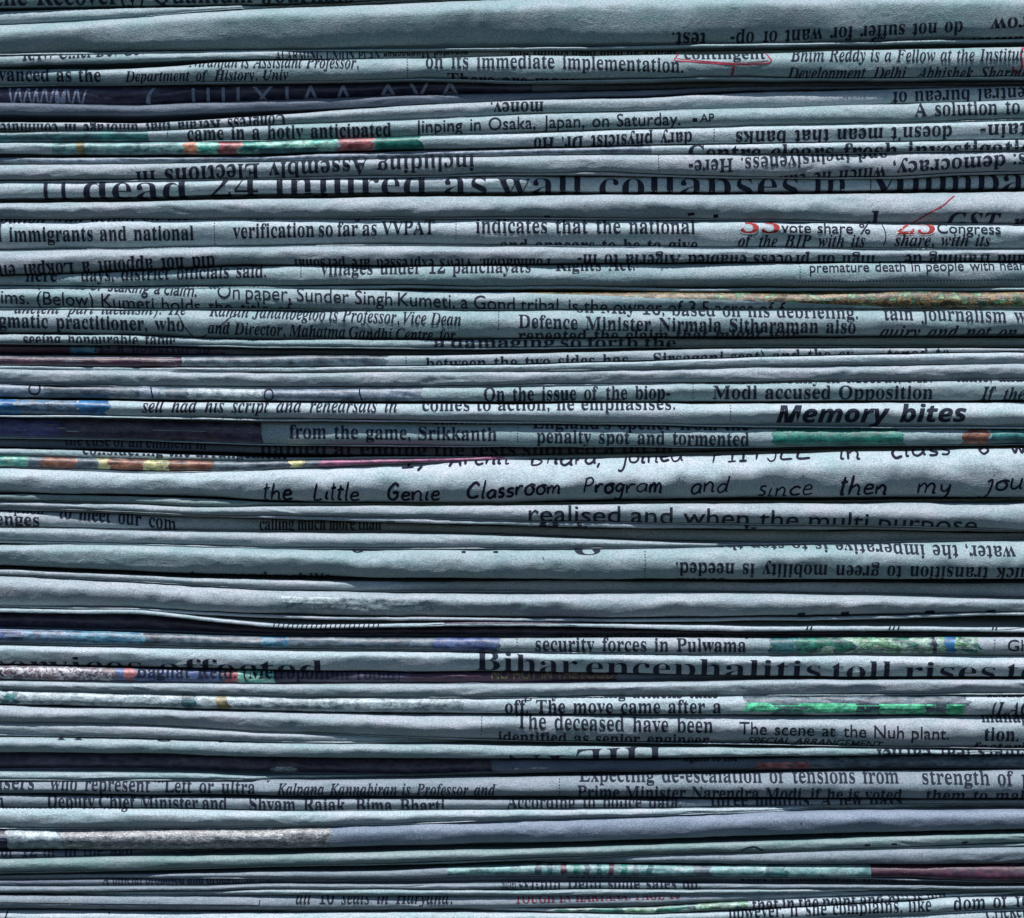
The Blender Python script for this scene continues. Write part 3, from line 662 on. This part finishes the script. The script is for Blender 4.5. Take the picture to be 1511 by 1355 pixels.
B('newspaper strip with red-brown, yellow and pink picture above the handwriting', '0,673.5 200,678.5 350,681.5 450,681 600,678 740,675.5 1511,662', '0,688 100,691 200,694 300,695 400,692 450,689.5 600,684 740,677.5 1511,664', '0,2 740,5 800,18 1511,26', 'grey',
  D=[('slate', -60, 745, 0, 0), ('mint', -20, 38, 0, 0), ('brown', 60, 112, 0, 0), ('yellow', 142, 162, 0, 0), ('brown', 160, 312, 0, -20), ('yellow', 212, 250, -14, 18), ('yellow', 428, 448, 0, 0), ('pink', 470, 740, 0, 0)])
B('broad newspaper with handwriting, the Little Genie Classroom Program and since then', '0,690 100,694 200,698 250,699 300,697 400,692.5 500,688.5 600,684.5 740,678.5 850,675 950,672.5 1111,666.5 1300,660 1511,656.5', '0,727 200,730 250,731 300,733 400,739 600,742 740,742.5 820,740 900,737 1111,734 1300,734 1511,735',
  -10, 'pale', .05, .42, 1.5, .66, HWR=[('the', 387, 432, 12.5, 736), ('Little', 462, 531, 12.5, '462,737 531,738'), ('Genie', 571, 650, 12, 738), ('Classroom', 688, 829, 12, '688,736 829,728'), ('Program', 860, 979, 13, '860,728 979,726'), ('and', 1019, 1076, 12.5, '1019,728 1076,727'),
     ('since', 1119, 1201, 12.5, 731), ('then', 1238, 1312, 12.5, 729), ('my', 1354, 1404, 12.5, 727), ('journey', 1450, 1600, 13, 722), ('I,', 592, 632, 12, '592,692 632,690'), ('Archit', 662, 755, 12, '662,688 755,684'), ('Bhura,', 782, 890, 12, '782,686 890,686'),
     ('joined', 915, 1010, 12.5, '915,684 1010,681'), ('FIITJEE', 1050, 1202, 12.5, '1050,684 1202,675'), ('in', 1238, 1272, 12.5, 677), ('class', 1314, 1406, 13, '1314,676 1406,671'), ('6', 1444, 1464, 13, 671), ('with', 1492, 1560, 12.5, 668)])
B('thin green newspaper edge at left just below the handwritten sheet', '0,730 100,731 200,733.5 300,736.5 400,742 600,745 1511,738', '0,737 100,739.5 200,742.5 300,747 400,746 600,746 1511,739', '0,5 300,3 420,14 1511,30', 'green')
B('newspaper reading realised and when the multi purpose in large light letters', '0,740 100,742 200,745 300,749 400,747.5 600,747 770,745 950,742.5 1511,742', '0,748 100,751 200,755 300,759.5 400,758.5 500,761 600,763.5 770,768 950,771 1111,773 1300,776 1511,782',
  '0,5 400,1 1511,1', 'grey', .05, .4, T=[('realised and when the multi purpose', 'n', 780, 1444, 37, '780,768.5 950,771 1111,775 1300,780 1444,784')])
B('narrow dim newspaper edge with bold marks cut off below the large light letters', '0,749.5 200,757 300,761.5 400,760.5 500,763 600,765.5 770,770 950,773 1111,775 1300,778 1511,784', '0,752 200,759 400,765.5 500,769 600,772 770,776 950,779.5 1111,781 1300,783 1511,787', '0,6 400,3 800,6 1200,14 1511,20', 'grey',
  T=[('e', 'b', 795, 825, 46, 791), ('h', 'b', 850, 872, 46, 800), ('k', 'b', 1098, 1120, 46, 802), ('T', 'b', 570, 582, 30, 789)])
B('shaded newspaper at left reading to meet our com', '0,753.5 200,761 400,767.5 600,774 770,779 950,782 1111,783.5 1300,785 1511,789', '0,776 200,781 300,783.5 400,784.5 600,786 770,790 950,797 1111,802 1300,803 1511,795', '0,7 200,9 350,16 480,24 1511,30', 'grey',
  T=[('option', 's', 8, 62, 24, '8,757 62,760'), ('to meet our com', 's', 85, 257, 26, '85,765 170,773 257,783'), ('enges', 's', -8, 56, 24, '0,775 56,777'), ('calling much more than', 'b', 380, 560, 25, 783)])
B('plain narrow newspaper running under the meet our com line, tapering right', '0,779 200,783.5 300,786 400,787 600,788 770,791.5 900,797 1000,801 1111,804.5 1511,797', '0,797 200,801.5 300,805 400,807.5 600,808 770,807.5 900,807.5 1000,806.5 1111,805.5 1511,798', '0,3 900,3 1111,12 1511,20', 'grey', .2)
B('broad newspaper with upside-down line quick transition to green mobility is needed', '0,806 100,804 200,804.5 300,808.5 400,810.5 600,812 770,811 900,810.5 1000,809 1111,806.5 1300,802.5 1511,797', '0,835 200,843 300,847 400,850 600,853 770,855 1511,855',
  -6, 'teal', .25, .42, 1.5, .68, T=[('of water, the imperative is to stop the', 's', 1060, 1535, 27, '1060,795 1200,798 1300,803 1535,807', True), ('quick transition to green mobility is needed.', 's', 997, 1535, 28, '997,829 1150,832 1535,838', True),
     ('power to expand mobility', 's', 200, 500, 22, '200,854 500,860'), ('a Person', 's', 1000, 1070, 24, '1000,853 1070,853', True), ('a', 'h', 842, 888, 50, 793, True)], R=[(951, 815, 853)],
  PEN=[('520,813.5 527,815.5 535,814', 2, 'bp'), ('681,815 687,815', 3, 'bp'), ('728,815 735,815', 3, 'bp'), ('801,822 802,826', 1.2, 'bp')])
B('thin newspaper edge under the green mobility sheet, dark and recessed at right', '0,841 200,849 300,854 400,857.5 500,859 600,860 770,858 1111,861 1511,863', '0,848 100,852 200,857.5 300,864 400,869 600,873 770,874 1111,875 1511,884', '0,6 400,5 600,11 700,17 1511,24', 'grey')
B('broad plain newspaper with brighter worn patch in the middle, no print', '0,850 100,854 200,859.5 300,866 400,871 600,876 770,878 950,877 1111,877 1300,879 1511,886', '0,895 200,897.5 300,903 400,906 600,910 770,911.5 950,911 1111,910 1300,907 1511,903',
  '0,-5 700,-2 1511,-1', 'grey', .2, .42, 1.4, .66, D=[('crump', 415, 640, 0, 0, '415,880 640,886', '415,898 640,903')], PEN=[('1178,907 1189,906', 4, 'bp'), ('1242,906 1254,905', 5, 'bp'), ('1366,904 1380,903', 5, 'bp'), ('1456,903 1470,902', 5, 'bp')])
B('very thin curved newspaper edge with bright rim and white dashes in the middle', '0,898.5 100,901 200,900.5 250,905 300,911 370,918.5 430,923 500,923 600,921 700,919 770,919 900,921 1000,924 1111,925.5 1300,925.5 1511,927', '0,904.5 100,906.5 200,906 250,910.5 300,916.5 370,923.5 430,928 500,928 600,926.5 700,924.5 770,924.5 900,927 1000,930 1111,932 1300,932 1511,933.5',
  '0,-2 300,2 1511,4', 'pale', 0, .2, .6, D=[('violet', 655, 900, 0, 0, '650,915 900,915', '650,921 900,921')], PEN=[('%g,%g %g,%g' % (x, 930, x + 3.2, 919), 1.6, 'bp') for x in range(402, 560, 7)] + [('%g,930 %g,924' % (x, x + 3), 2.2, 'bp') for x in (1190, 1196, 1312, 1318, 1325, 1465, 1470)])
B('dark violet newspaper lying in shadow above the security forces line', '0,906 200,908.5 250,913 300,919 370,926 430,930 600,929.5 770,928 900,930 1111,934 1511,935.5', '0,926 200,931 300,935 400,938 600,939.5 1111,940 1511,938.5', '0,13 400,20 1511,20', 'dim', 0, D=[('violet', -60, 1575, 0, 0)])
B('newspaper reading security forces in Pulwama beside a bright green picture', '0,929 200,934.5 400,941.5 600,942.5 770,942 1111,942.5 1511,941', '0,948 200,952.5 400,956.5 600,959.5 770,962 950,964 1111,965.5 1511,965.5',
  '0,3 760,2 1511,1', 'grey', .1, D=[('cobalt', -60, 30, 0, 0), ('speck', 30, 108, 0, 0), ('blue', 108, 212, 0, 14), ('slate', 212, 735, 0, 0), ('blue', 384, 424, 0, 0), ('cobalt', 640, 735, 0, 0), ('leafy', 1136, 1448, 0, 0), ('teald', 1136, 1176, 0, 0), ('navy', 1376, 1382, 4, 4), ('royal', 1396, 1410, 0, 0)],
  T=[('security forces in Pulwama', 's', 790, 1101, 27, '790,961 1101,963'), ('attack on the soldier of Gym', 's', 820, 1130, 24, 941), ('Ghat', 'n', 1487, 1540, 24, 961)], R=[(762, 945, 955), (1467, 946, 962)])
B('newspaper with huge headline Bihar encephalitis toll rises, services affected at left', '0,952 200,956.5 400,960.5 600,963 770,964.5 950,966.5 1111,968 1511,969', '0,981 200,984.5 400,989 500,991.5 600,992 770,992 950,995.5 1111,999 1300,1000 1511,1000',
  '0,2 500,1 1511,-1', 'pale', .35, .42, 1, T=[('services', 'h', -18, 208, 40, '0,997 240,999'), ('affected', 'h', 234, 476, 40, '262,1001 472,1003'), ('Bihar', 'h', 702, 852, 36, '702,990 852,994'), ('encephalitis', 'h', 865, 1212, 38, '865,997 1212,1002'), ('toll', 'h', 1228, 1316, 38, 1003), ('rises', 'h', 1336, 1470, 38, 1004), ('to', 'h', 1487, 1535, 38, 1004)])
B('dark newspaper strip with crowd picture and blue, maroon block at middle', '0,983 200,987 400,991 600,993.5 770,993.5 950,997 1111,1000.5 1511,1001.5', '0,1003 200,1006.5 400,1009.5 600,1008.5 770,1008 950,1006 1111,1002.5 1511,1003', '0,3 330,5 430,10 900,12 1111,22 1511,24', 'dim',
  D=[('crowd', -60, 170, 0, 0), ('cobalt', 168, 322, 0, 0), ('red', 180, 198, 0, 0), ('red', 330, 352, 0, 0), ('mint', 352, 404, 0, 0), ('violet', 404, 606, 0, 0), ('maroon', 606, 908, 0, 0)], T=[('Baghat Retd. (Metropolitan room)', 's', 200, 590, 25, '200,1000 590,1005'), ('NO HOT IN THE FOOD', 'nn', 725, 906, 19, 1003, False, 'o')])
B('plain rounded newspaper directly below the huge Bihar headline', '0,1005 200,1009 400,1011.5 600,1010.5 770,1010 950,1008 1111,1004.5 1511,1003.5', '0,1017 200,1022 400,1027 500,1029 600,1028.5 770,1028 950,1027 1111,1025.5 1511,1024', 0, 'grey', .3, .4, 1.2)
B('newspaper reading off. The move came after a, with vivid green picture strip', '0,1019 200,1023.5 400,1029 600,1031 770,1030.5 950,1029.5 1111,1028.5 1511,1027', '0,1039.5 200,1044 400,1049.5 500,1051.5 600,1052.5 770,1053.5 950,1054.5 1111,1055.5 1511,1056.5',
  '0,0 1511,-1', 'pale', .1, .35, 1.3, D=[('crump', -60, 684, 0, 0), ('teald', 3, 25, -3, 3), ('teald', 270, 288, 3, 3), ('olive', 319, 338, 4, 4), ('slate', 1100, 1428, 0, 10, '1100,1015 1430,1015', '1100,1038 1430,1041'), ('bright', 1100, 1424, 0, 0, '1100,1037 1430,1040', '1100,1050 1430,1056'),
     ('slate', 1141, 1189, 8, 0), ('slate', 1262, 1298, -10, 20), ('slate', 1366, 1378, 6, 12), ('slate', 1382, 1396, 6, 12)],
  T=[('off. The move came after a', 's', 745, 1064, 27, '745,1053 1064,1053'), ('lightly morning attacks take', 's', 760, 1060, 25, 1031), ('(LAC)', 'i', 1465, 1530, 27, 1056), ('H.K.Das', 's', 1458, 1535, 25, 1030)])
B('newspaper reading The deceased have been, and The scene at the Nuh plant', '0,1041.5 200,1046.5 400,1051.5 500,1053.5 600,1055 770,1056 950,1057 1111,1058 1511,1059', '0,1065 200,1070.5 300,1076 400,1081 500,1084.5 600,1088 770,1094 950,1097 1111,1098 1300,1104 1450,1105 1511,1106',
  -3, 'grey', .15, .42, 1.3, .68, T=[('The deceased have been', 's', 762, 1052, 29, '762,1075 900,1079 1052,1082'), ('The scene at the Nuh plant.', 'n', 1091, 1401, 27, '1091,1084 1250,1088 1401,1092'), ('identified as senior engineer', 's', 735, 1047, 25, '735,1095 1047,1100'),
     ('SPECIAL ARRANGEMENT', 'ni', 1104, 1305, 15, '1104,1097 1305,1103'), ('tion.', 's', 1453, 1504, 28, '1453,1094 1504,1095'), ('manage', 's', 1450, 1530, 26, 1067), ('factories', 's', 1440, 1540, 26, 1112)], R=[(710, 1060, 1086)])
B('thin newspaper edge at left below the plain end of The deceased sheet', '0,1067 200,1072 300,1077.5 400,1083 500,1086.5 600,1090 700,1094 1511,1107', '0,1084 200,1087.5 300,1090.5 400,1093.5 500,1095.5 600,1096.5 700,1096.5 1511,1108', '0,2 400,3 560,10 700,20 1511,30', 'grey', .2)
B('newspaper with large cut-off capitals in the middle, dull green bulge at right', '0,1088 200,1091.5 400,1097 600,1099.5 770,1101.5 950,1103.5 1111,1105 1300,1106.5 1511,1109.5', '0,1111 200,1112.5 400,1118.5 600,1120.5 770,1120 950,1120 1111,1117.5 1300,1115 1511,1114',
  '0,-2 500,1 800,3 1511,5', 'teal', .1, .4, 1.2, T=[('IN', 'h', 745, 832, 44, '745,1114 832,1114', True), ('THE', 'h', 850, 986, 44, '850,1106 986,1102', True), ('voters fear earlier', 's', 1290, 1520, 24, '1290,1107 1520,1103', True), ('supporting they lost', 's', 40, 420, 22, '40,1089 420,1096')])
B('black-violet newspaper strip with a pale line and small red-green picture at right', '0,1114 200,1117 400,1122.5 600,1124 770,1124 950,1123.5 1111,1121 1300,1118 1511,1117', '0,1135 200,1138 400,1144 600,1147 770,1141 950,1139 1111,1137.5 1300,1136 1511,1134', '0,13 300,20 725,18 730,9 1511,10', 'dim', -.3,
  D=[('violet', -60, 725, 0, 0), ('crump', 399, 433, -6, 6, '399,1136 433,1136', '399,1144 433,1144'), ('red', 1117, 1196, 0, 0, '1110,1127 1200,1126', '1110,1137 1200,1136'), ('slate', 1196, 1575, 0, 0)], T=[('again to the', 's', 1010, 1090, 20, 1126)])
B('thin pale newspaper edge at lower left above who represent Left', '0,1140 200,1142 300,1144.5 400,1148 600,1150 700,1147 1511,1135.5', '0,1150.5 200,1150.5 400,1151.5 600,1151.5 700,1148.5 1511,1136.5', '0,3 360,5 450,15 1511,30', 'teal')
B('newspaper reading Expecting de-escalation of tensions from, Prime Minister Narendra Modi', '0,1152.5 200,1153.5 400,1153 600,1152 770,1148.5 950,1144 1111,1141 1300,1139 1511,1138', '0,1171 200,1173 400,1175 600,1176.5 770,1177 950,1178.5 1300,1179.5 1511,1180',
  '0,1 400,3 700,3 1511,0', 'midshade', -.15, .4, .9, .66, T=[('visers', 's', -16, 50, 25, 1165), ('who represent “Left or ultra', 's', 73, 376, 26, '73,1166 376,1173'), ('Kalpana Kannabiran is Professor and', 'i', 408, 731, 23, '408,1174 731,1175'), ('Expecting de-escalation of tensions from', 's', 855, 1327, 27, '855,1155 1327,1157'),
     ('Prime Minister Narendra Modi, if he is voted', 's', 852, 1332, 28, '852,1178 1332,1182'), ('strength of power', 's', 1362, 1580, 27, '1362,1158 1580,1160'), ('them to make the', 's', 1368, 1580, 27, '1368,1182 1580,1184'), ('supply comes to some authority', 's', 190, 400, 22, 1153)], R=[(825, 1152, 1176)])
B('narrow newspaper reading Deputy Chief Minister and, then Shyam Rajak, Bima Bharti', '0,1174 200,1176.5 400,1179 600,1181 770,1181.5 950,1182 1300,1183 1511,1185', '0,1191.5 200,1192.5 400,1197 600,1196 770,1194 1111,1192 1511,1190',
  '0,3 700,5 900,9 1100,14 1511,18', 'midshade', .1, T=[('in', 's', -12, 5, 26, 1191), ('Deputy Chief Minister and', 's', 68, 334, 27, '68,1192 334,1196'), ('Shyam Rajak, Bima Bharti', 's', 367, 656, 27, '367,1197 656,1200'), ('According to police data,', 's', 748, 1006, 26, 1194), ('three months. A few days', 's', 1050, 1335, 26, '1050,1192 1335,1193')])
B('pale plain newspaper below Deputy Chief Minister, tapering away to the right', '0,1193 200,1194 400,1198.5 600,1197.5 770,1196 950,1195 1111,1194 1511,1191.5', '0,1222 200,1221.5 400,1220.5 600,1215.5 770,1209 950,1204.5 1111,1199 1200,1196 1511,1193', '0,-3 700,-1 1000,5 1200,15 1511,20', 'pale', .1, .4, 1.3,
  T=[('administered on long', 'i', -10, 190, 24, '-10,1194 190,1195')])
B('lavender-blue newspaper with grey fur picture and pale block at left', '0,1224 200,1223.5 400,1222 600,1217 770,1211 950,1206.5 1111,1201 1300,1197.5 1511,1196', '0,1256 200,1256 400,1254.5 600,1249 770,1246 950,1241.5 1111,1235 1300,1230 1511,1225',
  '0,0 1511,-3', 'lav', .1, .45, .9, .66, D=[('navy', -60, 10, 0, 8), ('fur', 88, 490, 26, -10), ('crump', 10, 88, 8, 26)], PEN=[('1181,1215 1183,1215', 2.2, 'bp'), ('1268,1213 1270,1213', 2.2, 'bp')])
B('narrow dark newspaper edge at left, small words in the ago', '0,1257.5 200,1257.5 400,1256.5 600,1251.5 1511,1227', '0,1266.5 150,1265.5 250,1262 400,1260 600,1255 1511,1229', '0,8 180,12 300,24 1511,30', 'dim', T=[('of 12 or in the ago', 's', 0, 192, 24, 1266)])
B('plain teal-green newspaper sloping up to the right below the lavender one', '0,1269 200,1265.5 400,1263 600,1257.5 770,1254 950,1248 1111,1243 1300,1237 1511,1231', '0,1288 200,1284.5 400,1278.5 600,1274 770,1267 950,1261 1111,1257 1300,1251.5 1511,1244', -1, 'green', .1, .4,
  PEN=[('1094,1256 1103,1251 1115,1250 1126,1256', 2, 'bp'), ('1276,1248 1284,1247', 3, 'bp'), ('1316,1246 1324,1246', 3, 'bp'), ('1420,1244 1428,1243', 3, 'bp')])
B('narrow grey newspaper edge at lower right above the green chart picture', '0,1290 200,1287.5 400,1281.5 600,1278 770,1271.5 950,1263.5 1111,1259.5 1300,1255 1511,1250', '0,1293 200,1290.5 400,1285 600,1282 770,1276 950,1274.5 1111,1276 1300,1276.5 1511,1276.5', '0,14 600,24 800,14 950,3 1111,0 1511,0', 'midshade', .1)
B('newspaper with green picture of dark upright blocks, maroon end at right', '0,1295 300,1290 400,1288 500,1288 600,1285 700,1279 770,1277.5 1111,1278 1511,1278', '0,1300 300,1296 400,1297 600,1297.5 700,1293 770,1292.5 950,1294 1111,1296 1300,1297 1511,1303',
  '0,14 350,8 400,4 600,5 700,4 1511,3', 'midshade', 0, D=[('tealm', 660, 1290, 0, 20), ('slate', 1026, 1052, 0, 0), ('teald', 1128, 1160, -30, 20), ('maroon', 1288, 1575, 0, 0)] + [(['slate', 'teald', 'maroon', 'greenp'][k % 4], x, x + 8, -4, -4) for k, x in enumerate((790, 808, 828, 846, 862, 880, 898, 917, 934, 955))])
B('dark newspaper edge with small words distribution market near the bottom', '0,1302 300,1299 400,1299.5 600,1300 700,1295.5 770,1295 950,1296.5 1111,1298.5 1300,1299.5 1511,1305', '0,1308 300,1307.5 400,1304.5 600,1304 770,1302.5 950,1302.5 1111,1304 1300,1306 1511,1308', '0,9 400,12 1511,16', 'dim',
  T=[('A official proposed and drought for the', 's', 150, 400, 22, 1307), ('distribution markets', 's', 836, 1050, 22, 1299), ('Sales of commercial vehicles', 's', 1092, 1340, 22, 1309)])
B('thin newspaper edge with cut-off words Within and sales near the bottom', '0,1309 300,1309 400,1306 600,1306.5 770,1304.5 950,1304.5 1111,1306 1300,1308.5 1511,1310', '0,1318.5 300,1315 400,1312.5 600,1313 770,1313 950,1312 1111,1312 1300,1312.5 1511,1314', '0,3 700,5 1511,7', 'midshade',
  T=[('Within Delhi some sales do.', 's', 762, 1034, 22, 1313), ('Survey', 's', 740, 762, 20, 1312)])
B('thin plain newspaper line, third above the bottom words all 10 seats', '0,1320 300,1316.5 400,1314 600,1314.5 770,1314.5 950,1314 1111,1314 1300,1315 1511,1316', '0,1321.5 300,1320.5 400,1321 600,1322 770,1322.5 950,1320.5 1111,1318.5 1300,1317 1511,1318', '0,9 300,6 400,2 1000,3 1200,8 1511,12', 'teal')
B('newspaper near the bottom reading all 10 seats in Haryana, ruled line at left', '0,1322 200,1323 400,1323.5 600,1324 770,1324 950,1322 1111,1320 1300,1318.5 1511,1319.5', '0,1341 200,1343 400,1344.5 600,1343 770,1340.5 900,1339 1111,1329 1300,1323 1511,1321.5', '0,0 350,4 700,3 1000,2 1200,10 1511,15', 'midshade', -.1, .35,
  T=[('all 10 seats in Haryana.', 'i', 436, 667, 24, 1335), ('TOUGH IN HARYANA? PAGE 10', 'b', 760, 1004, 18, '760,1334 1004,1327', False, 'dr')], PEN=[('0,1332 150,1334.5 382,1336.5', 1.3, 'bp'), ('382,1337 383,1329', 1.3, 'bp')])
B('bright white newspaper edge at bottom right with word tops cut off', '0,1342.5 200,1344.5 400,1346 600,1344.5 770,1342.5 950,1341 1111,1332 1300,1325 1400,1323.5 1511,1322', '0,1344 200,1346 400,1347.5 600,1346 770,1346 950,1349 1111,1341 1250,1334 1400,1325.5 1511,1323.5', '0,22 700,14 1000,1 1111,-2 1420,2 1511,12', 'pale', .2,
  T=[('that in the point and hill is but', 's', 1110, 1400, 27, '1110,1346 1400,1334')], D=[('leafy', 817, 1104, 0, 0)])
B('bottom right newspaper reading ver, if she complains, like, dom of to', '0,1345.5 200,1347.5 400,1349 600,1347.5 770,1348.5 950,1351 1111,1343 1250,1336 1400,1327.5 1511,1325', '0,1376 600,1374 950,1366 1111,1360 1250,1354 1400,1346 1511,1341', '0,3 1511,-2', 'pale', .2, .4, 1,
  T=[('however, if she complains, like', 's', 1075, 1374, 26, '1075,1356 1374,1345'), ('dom of touch', 's', 1407, 1560, 26, '1407,1344 1560,1335'), ('seats along this narrow time', 's', 220, 480, 20, 1346)], PEN=[('10,1346 8,1352 7,1360', 2, 'bp'), ('159,1349 161,1349', 2.5, 'bp')])
for k in range(4):
    y = 1378 + k * 26
    B(['grey newspaper just under the bottom edge of the picture, word Crick at right', 'second newspaper under the bottom edge of the picture',
       'third newspaper under the bottom edge of the picture', 'lowest newspaper of the pile, below the picture'][k],
      '0,%g 950,%g 1511,%g' % (y, y - 9 + 2 * k, y - 34 + 8 * k), '0,%g 950,%g 1511,%g' % (y + 24, y + 16 + 2 * k, y - 10 + 8 * k), 1, 'teal',
      T=[('Cricket team', 's', 1455, 1560, 26, '1455,1358 1560,1350')] if k == 0 else [])

bake_words()
build_all()
